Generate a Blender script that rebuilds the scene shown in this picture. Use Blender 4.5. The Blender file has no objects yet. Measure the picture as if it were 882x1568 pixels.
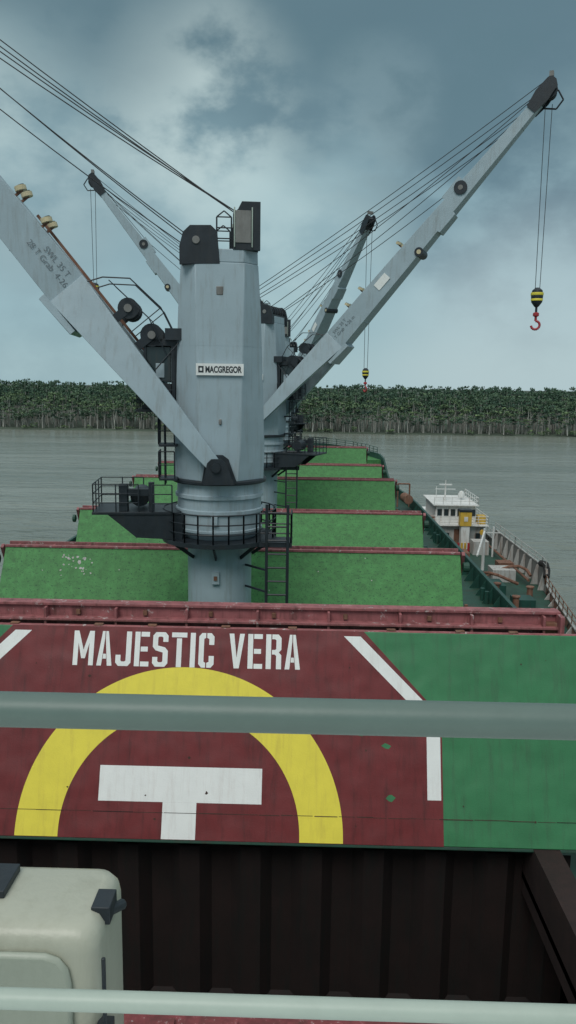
import bpy, bmesh, math, random
import numpy as np
from mathutils import Vector, Matrix
R=math.radians
random.seed(7)
sc=bpy.context.scene
sc.view_settings.view_transform='Standard'
sc.view_settings.look='None'
sc.view_settings.exposure=0

# ------------------------------------------------------------ materials
def nn(nt,t,**k):
    n=nt.nodes.new(t)
    for a,b in k.items(): setattr(n,a,b)
    return n
def paint(name,col,rough=.5,var=.18,scale=1.5,dirt=(.09,.06,.045),dirt_amt=.25,streak=True,bump=.15,fine=25,metal=0,speck=None,speck_t=.62,speck_scale=6,wave=0):
    m=bpy.data.materials.new(name); m.use_nodes=True
    nt=m.node_tree; b=nt.nodes['Principled BSDF']; L=nt.links
    tc=nn(nt,'ShaderNodeTexCoord')
    n1=nn(nt,'ShaderNodeTexNoise'); n1.inputs['Scale'].default_value=scale; n1.inputs['Detail'].default_value=5; n1.inputs['Roughness'].default_value=.65
    L.new(tc.outputs['Object'],n1.inputs['Vector'])
    r1=nn(nt,'ShaderNodeMapRange'); r1.inputs['From Min'].default_value=.3; r1.inputs['From Max'].default_value=.7
    r1.inputs['To Min'].default_value=1-var; r1.inputs['To Max'].default_value=1+var
    L.new(n1.outputs['Fac'],r1.inputs['Value'])
    vm=nn(nt,'ShaderNodeVectorMath',operation='SCALE'); vm.inputs[0].default_value=col
    L.new(r1.outputs[0],vm.inputs['Scale'])
    mp=nn(nt,'ShaderNodeMapping'); mp.inputs['Scale'].default_value=(3,3,.35) if streak==True else ((3,.35,3) if streak=='Y' else (1.3,1.3,1.3))
    L.new(tc.outputs['Object'],mp.inputs['Vector'])
    n2=nn(nt,'ShaderNodeTexNoise'); n2.inputs['Scale'].default_value=1.6; n2.inputs['Detail'].default_value=6; n2.inputs['Roughness'].default_value=.7
    L.new(mp.outputs[0],n2.inputs['Vector'])
    r2=nn(nt,'ShaderNodeMapRange'); r2.inputs['From Min'].default_value=.5; r2.inputs['From Max'].default_value=.78; r2.inputs['To Max'].default_value=dirt_amt*2
    L.new(n2.outputs['Fac'],r2.inputs['Value'])
    mx=nn(nt,'ShaderNodeMix',data_type='RGBA'); mx.inputs['B'].default_value=(*dirt,1)
    L.new(r2.outputs[0],mx.inputs['Factor']); L.new(vm.outputs[0],mx.inputs['A'])
    out=mx.outputs['Result']
    if speck:
        n4=nn(nt,'ShaderNodeTexNoise'); n4.inputs['Scale'].default_value=speck_scale; n4.inputs['Detail'].default_value=5; n4.inputs['Roughness'].default_value=.75
        L.new(tc.outputs['Object'],n4.inputs['Vector'])
        r4=nn(nt,'ShaderNodeMapRange'); r4.inputs['From Min'].default_value=speck_t; r4.inputs['From Max'].default_value=speck_t+.06
        L.new(n4.outputs['Fac'],r4.inputs['Value'])
        m4=nn(nt,'ShaderNodeMix',data_type='RGBA'); m4.inputs['B'].default_value=(*speck,1)
        L.new(r4.outputs[0],m4.inputs['Factor']); L.new(out,m4.inputs['A']); out=m4.outputs['Result']
    L.new(out,b.inputs['Base Color'])
    b.inputs['Roughness'].default_value=rough; b.inputs['Metallic'].default_value=metal
    if bump>0:
        n3=nn(nt,'ShaderNodeTexNoise'); n3.inputs['Scale'].default_value=fine; n3.inputs['Detail'].default_value=3
        L.new(tc.outputs['Object'],n3.inputs['Vector'])
        bp=nn(nt,'ShaderNodeBump'); bp.inputs['Strength'].default_value=bump; bp.inputs['Distance'].default_value=.02
        L.new(n3.outputs['Fac'],bp.inputs['Height']); last=bp
        if wave:
            n5=nn(nt,'ShaderNodeTexNoise'); n5.inputs['Scale'].default_value=1.1; n5.inputs['Detail'].default_value=1
            L.new(tc.outputs['Object'],n5.inputs['Vector'])
            b2=nn(nt,'ShaderNodeBump'); b2.inputs['Strength'].default_value=1; b2.inputs['Distance'].default_value=wave
            L.new(n5.outputs['Fac'],b2.inputs['Height']); L.new(bp.outputs[0],b2.inputs['Normal']); last=b2
        L.new(last.outputs[0],b.inputs['Normal'])
    return m
M={}
M['grey']=paint('crane_grey_paint',(.35,.44,.485),.42,.06,.6,dirt=(.2,.2,.18),dirt_amt=.28,wave=.03,speck=(.2,.14,.1),speck_t=.735,speck_scale=3)
M['black']=paint('black_steel_paint',(.016,.023,.03),.5,.3,2,dirt=(.07,.06,.05),dirt_amt=.15)
M['white']=paint('white_paint',(.84,.86,.84),.5,.04,2,dirt=(.5,.42,.38),dirt_amt=.2,streak='Y')
M['hgreen']=paint('hatch_green_paint',(.045,.2,.085),.42,.12,.7,dirt=(.05,.11,.06),dirt_amt=.4,bump=.15,streak='Y',wave=.06,speck=(.1,.09,.05),speck_t=.68,speck_scale=4)
M['fgreen']=paint('hatch_green_weathered',(.06,.23,.064),.65,.25,2.2,dirt=(.035,.10,.035),dirt_amt=.45,speck=(.014,.075,.028),speck_t=.565,speck_scale=10,bump=.4,fine=18)
M['red']=paint('red_oxide_paint',(.165,.026,.028),.45,.16,1.2,dirt=(.075,.02,.02),dirt_amt=.55,bump=.14,streak='Y',wave=.06,speck=(.28,.12,.1),speck_t=.68,speck_scale=5)
M['rim']=paint('faded_red_rim',(.31,.11,.115),.6,.28,2.5,dirt=(.11,.045,.04),dirt_amt=.6,speck=(.48,.4,.39),speck_t=.59,speck_scale=3)
M['yellow']=paint('yellow_paint',(.84,.72,.08),.5,.06,1.5,dirt=(.5,.37,.08),dirt_amt=.22,streak='Y')
M['deck']=paint('deck_green_paint',(.014,.06,.04),.6,.3,.8,dirt=(.05,.03,.02),dirt_amt=.4,streak=False,speck=(.07,.035,.02),speck_t=.66,speck_scale=1.5)
M['bulw']=paint('bulwark_green_paint',(.012,.062,.048),.5,.25,.8,dirt=(.05,.03,.02),dirt_amt=.3)
M['hold']=paint('hold_shaded_steel',(.010,.0042,.0036),.8,.5,.5,dirt=(.002,.0055,.0045),dirt_amt=.5)  # maroon steel; dimness of the hold is painted into the near-black colour
M['coam']=paint('rusty_coaming',(.2,.045,.05),.7,.35,4,dirt=(.07,.03,.025),dirt_amt=.6,streak=False,speck=(.38,.3,.3),speck_t=.6,speck_scale=8)
M['coamd']=paint('shaded_brown_coaming',(.022,.010,.009),.8,.35,2,dirt=(.012,.007,.007),dirt_amt=.5)  # brown coaming with its shadow darkened into the base colour
M['seam']=paint('rusty_seam',(.06,.03,.022),.8,.4,3)
M['wire']=paint('wire_rope_steel',(.02,.022,.025),.6,.2,5,bump=0)
M['cream']=paint('cream_lamp',(.6,.52,.33),.4,.1,3)
M['hookred']=paint('hook_red_paint',(.4,.03,.04),.45,.15,3)
M['rail']=paint('handrail_paint',(.11,.16,.14),.45,.05,14,dirt=(.09,.12,.1),dirt_amt=.1,streak=False,bump=.03,fine=50,speck=(.05,.045,.035),speck_t=.735,speck_scale=30)
M['rail2']=paint('pale_handrail_paint',(.40,.47,.41),.45,.04,14,dirt=(.3,.33,.28),dirt_amt=.1,streak=False,bump=.03,fine=50,speck=(.2,.17,.12),speck_t=.75,speck_scale=30)
M['locker']=paint('fibreglass_cream',(.43,.44,.36),.38,.05,1,dirt=(.3,.3,.23),dirt_amt=.25,speck=(.2,.17,.12),speck_t=.74,speck_scale=14)
M['lockerg']=paint('fibreglass_panel',(.35,.385,.32),.4,.05,1,dirt=(.25,.28,.22),dirt_amt=.25,speck=(.2,.17,.12),speck_t=.74,speck_scale=14)
M['hull']=paint('hull_red_black',(.03,.03,.035),.5,.3,.5)
M['rust']=paint('rusty_steel',(.17,.08,.05),.8,.4,2,dirt=(.3,.2,.15),dirt_amt=.5)
M['tyre']=paint('rubber',(.015,.015,.015),.8,.3,4)
M['orange']=paint('funnel_yellow',(.6,.38,.05),.5,.1,2)
M['vwhite']=paint('weathered_white_paint',(.45,.45,.43),.6,.15,1,dirt=(.2,.1,.06),dirt_amt=.6)
M['swhite']=paint('deckhouse_white_paint',(.68,.69,.67),.6,.1,1,dirt=(.3,.18,.12),dirt_amt=.4)
M['glass']=paint('dark_glass',(.02,.035,.04),.08,.1,1,bump=0)
M['pane']=paint('grey_panel',(.2,.2,.19),.5,.15,3)
M['text']=paint('stencil_grey',(.15,.18,.2),.5,.3,6)

# ------------------------------------------------------------ mesh builder
class MB:
    def __init__(s): s.v=[];s.f=[];s.m=[];s.mats=[]
    def mi(s,k):
        if k not in s.mats: s.mats.append(k)
        return s.mats.index(k)
    def add(s,vs,fs,k):
        o=len(s.v); s.v+= [tuple(x) for x in vs]
        i=s.mi(k)
        for f in fs: s.f.append(tuple(o+j for j in f)); s.m.append(i)
    def box(s,x0,x1,y0,y1,z0,z1,k):
        vs=[(x,y,z) for z in (z0,z1) for y in (y0,y1) for x in (x0,x1)]
        s.add(vs,[(0,2,3,1),(4,5,7,6),(0,1,5,4),(2,6,7,3),(0,4,6,2),(1,3,7,5)],k)
    def beam(s,p,q,w,h,k,w2=None,h2=None,up=(0,0,1)):
        p=Vector(p);q=Vector(q);d=(q-p).normalized();up=Vector(up)
        if abs(d.dot(up))>.99: up=Vector((0,1,0))
        a=d.cross(up).normalized(); b=a.cross(d)
        w2=w if w2 is None else w2; h2=h if h2 is None else h2
        vs=[]
        for c,ww,hh in((p,w,h),(q,w2,h2)):
            for i,j in((-1,-1),(1,-1),(1,1),(-1,1)): vs.append(c+a*i*ww/2+b*j*hh/2)
        s.add(vs,[(3,2,1,0),(4,5,6,7),(0,1,5,4),(1,2,6,5),(2,3,7,6),(3,0,4,7)],k)
    def cyl(s,p,q,r,k,n=12,r2=None):
        p=Vector(p);q=Vector(q);d=(q-p).normalized();up=Vector((0,0,1))
        if abs(d.dot(up))>.99: up=Vector((0,1,0))
        a=d.cross(up).normalized(); b=a.cross(d); r2=r if r2 is None else r2
        vs=[]
        for c,rr in((p,r),(q,r2)):
            for i in range(n):
                t=2*math.pi*i/n; vs.append(c+a*rr*math.cos(t)+b*rr*math.sin(t))
        fs=[tuple(range(n-1,-1,-1)),tuple(range(n,2*n))]+[(i,(i+1)%n,n+(i+1)%n,n+i) for i in range(n)]
        s.add(vs,fs,k)
    def tube(s,pts,r,k,n=8):
        for a,b in zip(pts[:-1],pts[1:]): s.cyl(a,b,r,k,n)
    def loft(s,rings,k,cap=True):
        n=len(rings[0]); vs=[p for r in rings for p in r]; fs=[]
        for j in range(len(rings)-1):
            for i in range(n): fs.append((j*n+i,j*n+(i+1)%n,(j+1)*n+(i+1)%n,(j+1)*n+i))
        if cap: fs.append(tuple(range(n-1,-1,-1))); fs.append(tuple((len(rings)-1)*n+i for i in range(n)))
        s.add(vs,fs,k)
    def prism(s,prof,y0,y1,k):
        s.loft([[(x,y0,z) for x,z in prof],[(x,y1,z) for x,z in prof]],k)
    def lathe(s,prof,k,n=32,c=(0,0)):
        rings=[[(c[0]+r*math.cos(2*math.pi*i/n),c[1]+r*math.sin(2*math.pi*i/n),z) for i in range(n)] for r,z in prof]
        s.loft(rings,k)
    def railing(s,pts,h,k,r=.025,nr=3,sp=1.2,closed=False):
        P=[Vector(p) for p in pts]
        if closed: P.append(P[0])
        for a,b in zip(P[:-1],P[1:]):
            for i in range(1,nr+1):
                z=Vector((0,0,h*i/nr)); s.cyl(a+z,b+z,r,k,6)
            m=max(1,round((b-a).length/sp))
            for i in range(m+1):
                c=a.lerp(b,i/m); s.cyl(c,c+Vector((0,0,h)),r*1.2,k,6)
    def obj(s,name,parent=None,bevel=0,smooth=True,recalc=True):
        me=bpy.data.meshes.new(name); me.from_pydata(s.v,[],s.f)
        for k in s.mats: me.materials.append(M[k])
        me.polygons.foreach_set('material_index',s.m)
        if recalc:
            bm=bmesh.new(); bm.from_mesh(me); bmesh.ops.recalc_face_normals(bm,faces=bm.faces); bm.to_mesh(me); bm.free()
        if smooth:
            me.shade_smooth(); me.set_sharp_from_angle(angle=R(35))
        o=bpy.data.objects.new(name,me); sc.collection.objects.link(o)
        if bevel:
            b=o.modifiers.new('bevel','BEVEL'); b.width=bevel; b.segments=2; b.limit_method='ANGLE'; b.angle_limit=R(40)
        if parent: o.parent=parent
        return o
def empty(name,loc=(0,0,0),parent=None):
    e=bpy.data.objects.new(name,None); e.location=loc; e.empty_display_size=.5
    sc.collection.objects.link(e)
    if parent: e.parent=parent
    return e
def textmesh(name,body,height,width,mat,matrix,parent,bold=.02):
    c=bpy.data.curves.new(name,'FONT'); c.body=body; c.size=1; c.align_x='CENTER'; c.align_y='CENTER'; c.offset=bold
    o=bpy.data.objects.new(name+'_tmp',c); sc.collection.objects.link(o)
    bpy.context.view_layer.update()
    dg=bpy.context.evaluated_depsgraph_get()
    me=bpy.data.meshes.new_from_object(o.evaluated_get(dg))
    bpy.data.objects.remove(o)
    co=np.array([v.co[:] for v in me.vertices]); mn=co.min(0); mxx=co.max(0); ctr=(mn+mxx)/2
    for v in me.vertices:
        v.co.x=(v.co.x-ctr[0])*width/(mxx[0]-mn[0]); v.co.y=(v.co.y-ctr[1])*height/(mxx[1]-mn[1])
    me.materials.clear(); me.materials.append(M[mat])
    me.name=name
    o=bpy.data.objects.new(name,me); sc.collection.objects.link(o); o.parent=parent
    o.matrix_local=matrix
    return o

WATER=-20.0; DECK=-13.3; COAM=-12.1; CX=-3.28

# ------------------------------------------------------------ cranes
def rope_mb(mb,a,b,r,sag=.0):
    a=Vector(a);b=Vector(b);N=10
    pts=[a.lerp(b,i/N)+Vector((0,0,-sag*4*(i/N)*(1-i/N))) for i in range(N+1)]
    for p,q in zip(pts[:-1],pts[1:]): mb.cyl(p,q,r,'wire',6)

def crane(cx,cy,tip,drop,rope_r):
    root=empty('deck_crane',(cx,cy,0))
    tx,ty,tz=tip; az=math.atan2(ty-cy,tx-cx); dist=math.hypot(tx-cx,ty-cy)
    b=MB()
    b.lathe([(1.2,DECK),(1.2,-5.75),(1.55,-5.35),(1.6,-5.3),(1.6,-5.22),(1.55,-5.2),(1.55,-4.65),(1.63,-4.62),(1.63,-4.5),(1.56,-4.47),(1.56,-4.1),(1.64,-4.07),(1.64,-3.95),(1.57,-3.92),(1.57,-3.55)],'grey',40)
    b.box(-.15,.12,-1.32,-1.15,-7.2,-6.75,'grey'); b.box(-.07,.05,-1.36,-1.31,-7.05,-6.9,'rust')
    b.box(-.12,.1,-1.66,-1.5,-4.95,-4.6,'grey')
    b.box(-.5,.5,-.5,.5,DECK,-12.9,'grey')
    b.obj('crane_pedestal',root)
    b=MB()
    n=24
    ring=[(2.1*math.cos(2*math.pi*i/n),2.1*math.sin(2*math.pi*i/n)) for i in range(n)]
    b.lathe([(1.22,-5.74),(2.14,-5.74),(2.14,-5.58),(1.22,-5.58)],'black',32)
    b.box(1.3,2.75,-1.45,-.3,-5.76,-5.59,'black')
    b.railing([(x,y,-5.6) for x,y in ring],1.05,'black',.026,3,.9,True)
    for i in range(0,n,3):
        x,y=ring[i]; b.beam((x*.58,y*.58,-6.3),(x*.95,y*.95,-5.75),.06,.12,'black')
    b.railing([(1.6,-1.42,-5.6),(2.72,-1.42,-5.6),(2.72,-.35,-5.6)],1.05,'black',.026,3,1.1)
    for x in(1.85,2.6): b.cyl((x,-1.5,DECK),(x,-1.5,-4.2),.055,'black',8)
    z=DECK+.3
    while z<-4.3:
        b.cyl((1.85,-1.5,z),(2.6,-1.5,z),.035,'black',6); z+=.5
    for z in(-6.6,-7.4,-8.3,-10,-12):
        b.beam((1.0,-.6,z),(1.87,-1.5,z),.05,.07,'black')
    b.obj('pedestal_platform',root)
    def oct(hx,hy,c,z): return [(hx,-hy+c,z),(hx,hy-c,z),(hx-c,hy,z),(-hx+c,hy,z),(-hx,hy-c,z),(-hx,-hy+c,z),(-hx+c,-hy,z),(hx-c,-hy,z)]
    b=MB()
    b.lathe([(1.6,-3.56),(1.74,-3.54),(1.74,-3.4),(1.6,-3.38)],'black',40)
    b.loft([oct(1.6,1.6,.95,-3.4),oct(1.62,1.62,.9,-2.2),oct(1.44,1.5,.62,2.6),oct(1.34,1.4,.5,4.1)],'grey')
    b.loft([oct(1.33,1.39,.5,4.102),oct(1.32,1.38,.5,4.55)],'grey')
    for sy in(-1,1):
        b.box(-.12,.12,sy*1.44-.05,sy*1.44+.05,3.0,3.3,'pane')
        b.box(-.06,.04,sy*1.6-.06,sy*1.6+.06,-1.4,-1.2,'pane')
    b.beam((-1.49,-.2,-1.5),(-1.49,-.2,1.2),.5,.06,'grey',up=(1,0,0))
    for k,z in enumerate((-2.1,1.3)):
        t=np.interp(z,[-2.2,2.6],[0,1]); b.loft([oct(1.622-.18*t,1.622-.12*t,.9-.28*t,z),oct(1.622-.18*t,1.622-.12*t,.9-.28*t,z+.02)],'grey',cap=False)
    b.obj('crane_house',root,.03).rotation_euler=(0,0,az)
    b=MB()
    fp=[(-.0,4.05),(1.36,4.0),(1.36,4.6),(1.24,5.05),(1.0,5.28),(.3,5.3),(.08,5.1)]
    bp_=[(-1.38,4.52),(-.45,4.52),(-.45,5.7),(-.62,5.85),(-.75,6.1),(-1.38,6.1)]
    for sy in(-1,1):
        b.prism(fp,sy*1.25,sy*1.42,'black'); b.prism(bp_,sy*1.22,sy*1.4,'black')
        b.box(-1.06,-.52,sy*1.41-.02,sy*1.41+.02,4.75,5.8,'pane')
        for x in(-1.1,-.5): b.cyl((x,sy*1.44,4.6),(x,sy*1.44,5.9),.025,'rail2',6)
    b.box(.2,1.3,-1.25,1.25,4.02,4.65,'black'); b.box(-1.34,-.6,-1.22,1.22,4.56,5.2,'black')
    b.box(-1.38,-1.26,-1.22,1.22,5.2,6.08,'black')
    for y in(-.9,-.45,0,.45,.9):
        b.cyl((.8,y-.06,4.85),(.8,y+.06,4.85),.42,'black',20)
        b.cyl((-.95,y-.06,5.65),(-.95,y+.06,5.65),.4,'black',20)
    b.cyl((.8,-1.46,4.8),(.8,1.46,4.8),.13,'pane',12)
    for sy in(-1,1):
        b.railing([(-.4,sy*1.25,4.55),(.1,sy*1.25,4.55)],1.05,'black',.025,3,.5)
        b.tube([(.1,sy*1.25,5.6),(-.15,sy*1.25,5.8),(-.4,sy*1.25,5.6)],.025,'black')
    b.obj('sheave_head',root,.02).rotation_euler=(0,0,az)
    b=MB(); dz=-.55
    b.box(1.5,2.75,-.85,.85,-.35+dz,-.2+dz,'black'); b.box(1.45,2.7,-.8,.8,1.85+dz,2.1+dz,'black')
    for x in(1.55,2.62):
        for y in(-.75,.75): b.beam((x,y,-.2+dz),(x,y,1.9+dz),.1,.1,'black',up=(0,1,0))
    b.box(1.46,1.7,-.8,.8,-.2+dz,1.85+dz,'black')
    b.box(1.72,2.6,-.72,.72,-.18+dz,.55+dz,'black')
    b.box(1.74,2.6,-.7,.7,.58+dz,1.82+dz,'glass')
    b.box(1.95,2.25,-.735,.735,.75+dz,1.25+dz,'grey')
    b.railing([(1.6,1.0,-.35+dz),(2.9,1.0,-.35+dz),(2.9,-1.0,-.35+dz),(1.6,-1.0,-.35+dz)],1.0,'black',.022,3,.7)
    b.box(1.45,2.95,-1.05,1.05,-.45+dz,-.36+dz,'black')
    for y in(.55,1.05):
        b.cyl((1.95,y,-3.6),(1.95,y,-.9),.03,'black',6)
    for i in range(9): b.cyl((1.95,.55,-3.5+i*.3),(1.95,1.05,-3.5+i*.3),.02,'black',6)
    b.box(1.5,2.15,.3,1.3,-2.2,-2.12,'black'); b.box(1.5,2.15,.3,1.3,-3.4,-3.32,'black')
    b.railing([(1.6,1.3,-2.12),(2.15,1.3,-2.12),(2.15,.3,-2.12)],.95,'black',.022,2,.6)
    b.railing([(1.6,1.3,-3.32),(2.15,1.3,-3.32),(2.15,.3,-3.32)],.95,'black',.022,2,.6)
    b.box(1.4,4.55,-1.1,1.1,-4.66,-4.56,'black')
    for y in(-1.0,1.0): b.prism([(1.35,-4.66),(4.0,-4.66),(3.0,-5.5),(1.35,-5.6)],y-.06,y+.06,'black')
    b.box(1.5,2.9,-.9,.9,-5.4,-4.7,'black')
    b.railing([(2.9,1.08,-4.56),(4.5,1.08,-4.56),(4.5,-1.08,-4.56),(2.9,-1.08,-4.56)],1.0,'black',.022,3,.8)
    b.railing([(1.7,1.3,-4.56),(2.4,1.3,-4.56)],1.0,'black',.022,3,.8)
    b.box(2.35,2.55,.8,1.0,-4.56,-3.5,'black'); b.box(3.3,3.6,.5,1.0,-4.56,-3.6,'black'); b.box(2.55,3.3,.7,.95,-4.0,-3.75,'black')
    b.cyl((2.9,-.5,-4.1),(2.9,.5,-4.1),.35,'black',16)
    b.obj('operator_cab_and_landings',root,.01).rotation_euler=(0,0,az)
    fx,fz=.15,-2.85
    el=math.atan2(tz-fz,dist-fx); Lj=math.hypot(tz-fz,dist-fx)
    ce,se=math.cos(el),math.sin(el)
    def P(s,y,n): return (fx+s*ce-n*se,y,fz+s*se+n*ce)
    def sec(s,y0,y1,n0,n1): return [P(s,y0,n0),P(s,y1,n0),P(s,y1,n1),P(s,y0,n1)]
    b=MB()
    for sy in(-1,1):
        b.loft([sec(-.25,sy*1.78,sy*2.1,-.22,.22),sec(.6,sy*1.76,sy*2.1,-.3,.28),sec(4.5,sy*1.15,sy*1.6,-.58,.46),sec(7.9,sy*.25,sy*.8,-.84,.6)],'grey')
    b.loft([sec(7.2,-.7,.7,-.8,.55),sec(8,-.78,.78,-.83,.585),sec(14,-.68,.68,-.68,.52),sec(20,-.52,.52,-.48,.38),sec(Lj-.8,-.36,.36,-.28,.24)],'grey')
    b.loft([sec(6.6,-1.0,1.0,-.86,-.8),sec(6.62,-1.0,1.0,-1.02,-.8),sec(8.2,-.8,.8,-1.08,-.82),sec(8.22,-.8,.8,-.9,-.8)],'grey')
    b.loft([sec(17,-.6,.6,-.58,-.5),sec(17.05,-.6,.6,-.74,-.5),sec(18.4,-.56,.56,-.7,-.45),sec(18.45,-.5,.5,-.5,-.42)],'grey')
    for s in (10,12,14.5,17,19.5,22,24.3):
        t=(s-8)/(Lj-8.8); hw=.79-(.43)*t; n0=-.86+.56*t; n1=.6-.34*t
        b.loft([sec(s,-hw,hw,n0,n1),sec(s+.05,-hw,hw,n0,n1)],'grey')
    b.obj('jib_girder',root,.02).rotation_euler=(0,0,az)
    b=MB()
    for sy in(-1,1):
        b.prism([(-.6,-3.45),(.65,-3.45),(.5,-2.6),(.3,-2.45),(-.1,-2.45),(-.3,-2.6)],sy*1.55,sy*1.76,'black')
        b.prism([(-.5,-3.45),(.6,-3.45),(.45,-2.7),(.3,-2.55),(-.05,-2.55),(-.2,-2.7)],sy*2.12,sy*2.2,'black')
        b.cyl((fx,sy*1.6,fz),(fx,sy*2.3,fz),.16,'black',12)
    for s,n,r in((4.9,1.15,.4),(6.1,1.1,.36)):
        b.cyl(P(s,-.75,n),P(s,.75,n),r*.7,'black',16)
        for y in(-.75,.75,0): b.cyl(P(s,y-.05,n),P(s,y+.05,n),r,'black',20)
        b.beam(P(s,-.8,.5),P(s,-.8,n),.3,.08,'black',up=(0,1,0)); b.beam(P(s,.8,.5),P(s,.8,n),.3,.08,'black',up=(0,1,0))
    b.cyl(P(6.1,.8,1.1),P(6.1,.9,1.1),.14,'pane',12); b.cyl(P(4.9,.8,1.15),P(4.9,.9,1.15),.14,'pane',12)
    for y in(-.95,.95):
        b.tube([P(3.9,y,.5),P(4.1,y,1.7),P(5.4,y,2.0),P(6.8,y,1.8),P(7.4,y,1.1),P(7.6,y,.6)],.025,'black',6)
        b.tube([P(4.0,y,1.1),P(5.4,y,1.45),P(7.2,y,1.2)],.02,'black',6)
        b.tube([P(5.4,y,.6),P(5.4,y,2.0)],.02,'black',6)
    b.box(1.3,1.9,-1,1,1.5,1.9,'black')
    for s in(10.0,11.3,14.9):
        for y in(.45,-.45):
            b.cyl(P(s,y,.8),P(s+.14,y,.86),.2,'cream',14); b.beam(P(s,y,.5),P(s,y,.85),.08,.08,'rust')
            b.cyl(P(s+.141,y,.86),P(s+.16,y,.865),.16,'glass',14)
    b.cyl(P(15.4,-.72,-.55),P(15.4,.72,-.55),.28,'black',16); b.cyl(P(15.4,-.74,-.55),P(15.4,.74,-.55),.14,'cream',12)
    b.cyl(P(19.7,-.62,.12),P(19.7,.62,.12),.4,'black',20); b.cyl(P(19.7,-.64,.12),P(19.7,.64,.12),.15,'pane',12)
    b.beam(P(18.6,-.5,.45),P(20.1,-.5,.5),.1,.35,'grey'); b.beam(P(18.6,.5,.45),P(20.1,.5,.5),.1,.35,'grey')
    for sy in(-1,1):
        b.loft([sec(Lj-1.5,sy*.37,sy*.45,-.32,.3),sec(Lj-.6,sy*.37,sy*.45,-.42,.5),sec(Lj+.3,sy*.37,sy*.45,-.3,.45),sec(Lj+.5,sy*.37,sy*.45,.0,.3)],'black')
    b.loft([sec(Lj-.9,-.33,.33,-.3,.3),sec(Lj+.3,-.33,.33,-.2,.3)],'black')
    for y in(-.25,0,.25): b.cyl(P(Lj-.15,y-.05,-.1),P(Lj-.15,y+.05,-.1),.4,'black',18)
    b.tube([P(Lj-.9,.4,-.35),P(Lj-.5,.4,-.95),P(Lj+.1,.4,-.9),P(Lj+.3,.4,-.3)],.05,'black',6)
    q=P(Lj+.55,0,.45); b.box(q[0]-.12,q[0]+.12,-.3,.3,q[2]-.1,q[2]+.18,'pane')
    b.beam(P(4,-.0,.6),P(10.5,0,.68),.12,.1,'rust')
    b.obj('jib_fittings',root).rotation_euler=(0,0,az)
    b=MB()
    for k,y in enumerate((-.75,-.35,.35,.75)): rope_mb(b,(-.8,y,6.0-.08*k),P(Lj-.1-.45*k,y*.4,.5-.2*k),rope_r,.2+.05*k)
    for k,y in enumerate((-.9,.9)): rope_mb(b,(1.05,y,5.15-.15*k),P(Lj-.4-.9*k,y*.3,.2),rope_r,.35)
    rope_mb(b,(1.15,.3,4.75),P(19.7,.3,.55),rope_r,.2); rope_mb(b,P(19.7,.3,.55),P(Lj,.2,.3),rope_r,.05)
    T=P(Lj-.6,0,-.5)
    for y in(-.2,.2): b.cyl((T[0]+y*.9,y,T[2]),(T[0]+y*.6,y*.6,T[2]-drop),rope_r*.85,'wire',6)
    b.obj('wire_ropes',root).rotation_euler=(0,0,az)
    b=MB(); hx=T[0]; hz=T[2]-drop
    b.lathe([(.12,hz+.35),(.3,hz+.2),(.36,hz-.1),(.32,hz-.5),(.14,hz-.75),(.07,hz-.8),(.07,hz-1.1)],'black',16,(hx,0))
    b.lathe([(.37,hz+.06),(.375,hz+.02),(.375,hz-.08),(.35,hz-.12)],'yellow',16,(hx,0)); b.lathe([(.35,hz-.3),(.36,hz-.32),(.345,hz-.42),(.3,hz-.44)],'yellow',16,(hx,0))
    b.lathe([(.13,hz-1.1),(.18,hz-1.15),(.18,hz-1.3),(.1,hz-1.35)],'hookred',14,(hx,0))
    pts=[]
    for i in range(13):
        a=R(90-(i*22)); pts.append((hx+.25*math.cos(a),0,hz-1.85+.25*math.sin(a)))
    b.tube([(hx,0,hz-1.3)]+pts,.075,'hookred',10)
    b.obj('hook_block',root).rotation_euler=(0,0,az)
    for sy in(-1,1):
        zc=.5; yy=sy*1.612
        Rm=Matrix.Rotation(az,4,'Z')
        b=MB(); b.box(-.82,.82,-.03,.03,-.2,.2,'white')
        o=b.obj('name_plate',root,0,False); loc=Matrix.Translation((-.0,yy,zc))
        rot=Matrix.Rotation(math.pi if sy>0 else 0,4,'Z')
        o.matrix_local=Rm@loc@rot
        face=Matrix.Translation((.13,-.036,0))@Matrix.Rotation(R(90),4,'X')
        textmesh('plate_lettering','MACGREGOR',.23,1.25,'black',Rm@loc@rot@face,root,.035)
        b=MB(); b.box(-.74,-.56,-.037,-.032,-.11,.11,'black'); b.box(-.69,-.61,-.042,-.038,-.05,.05,'white')
        o=b.obj('plate_emblem',root,0,False); o.matrix_local=Rm@loc@rot
        s0=8.75; hw=.765
        px=Vector(P(s0,sy*(hw+.025),.08))
        if sy<0: rotm=Matrix.Rotation(-el,4,'Y')@Matrix.Rotation(R(90),4,'X')
        else: rotm=Matrix.Rotation(-el,4,'Y')@Matrix.Rotation(math.pi,4,'Z')@Matrix.Rotation(R(90),4,'X')
        textmesh('load_lettering','SWL 35 T\n28 T Grab  4-26 m',.5,2.2,'text',Rm@Matrix.Translation(px)@rotm,root,-.006)
        px=Vector(P(12.6,sy*(.735),0)); b=MB(); b.box(-.5,.5,-.015,.015,-.25,.25,'white')
        o=b.obj('jib_label',root,0,False); o.matrix_local=Rm@Matrix.Translation(px)@Matrix.Rotation(-el,4,'Y')
    return root
crane(CX+.06,29,(-20.2,27,17.8),9,.02)
crane(CX+.06,55,(13.75,49,17.1),10.7,.022)
crane(CX+.06,77,(-19.9,75,18.2),8.6,.026)
crane(CX+.06,99,(6.1,84,16.7),14.4,.028)

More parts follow.
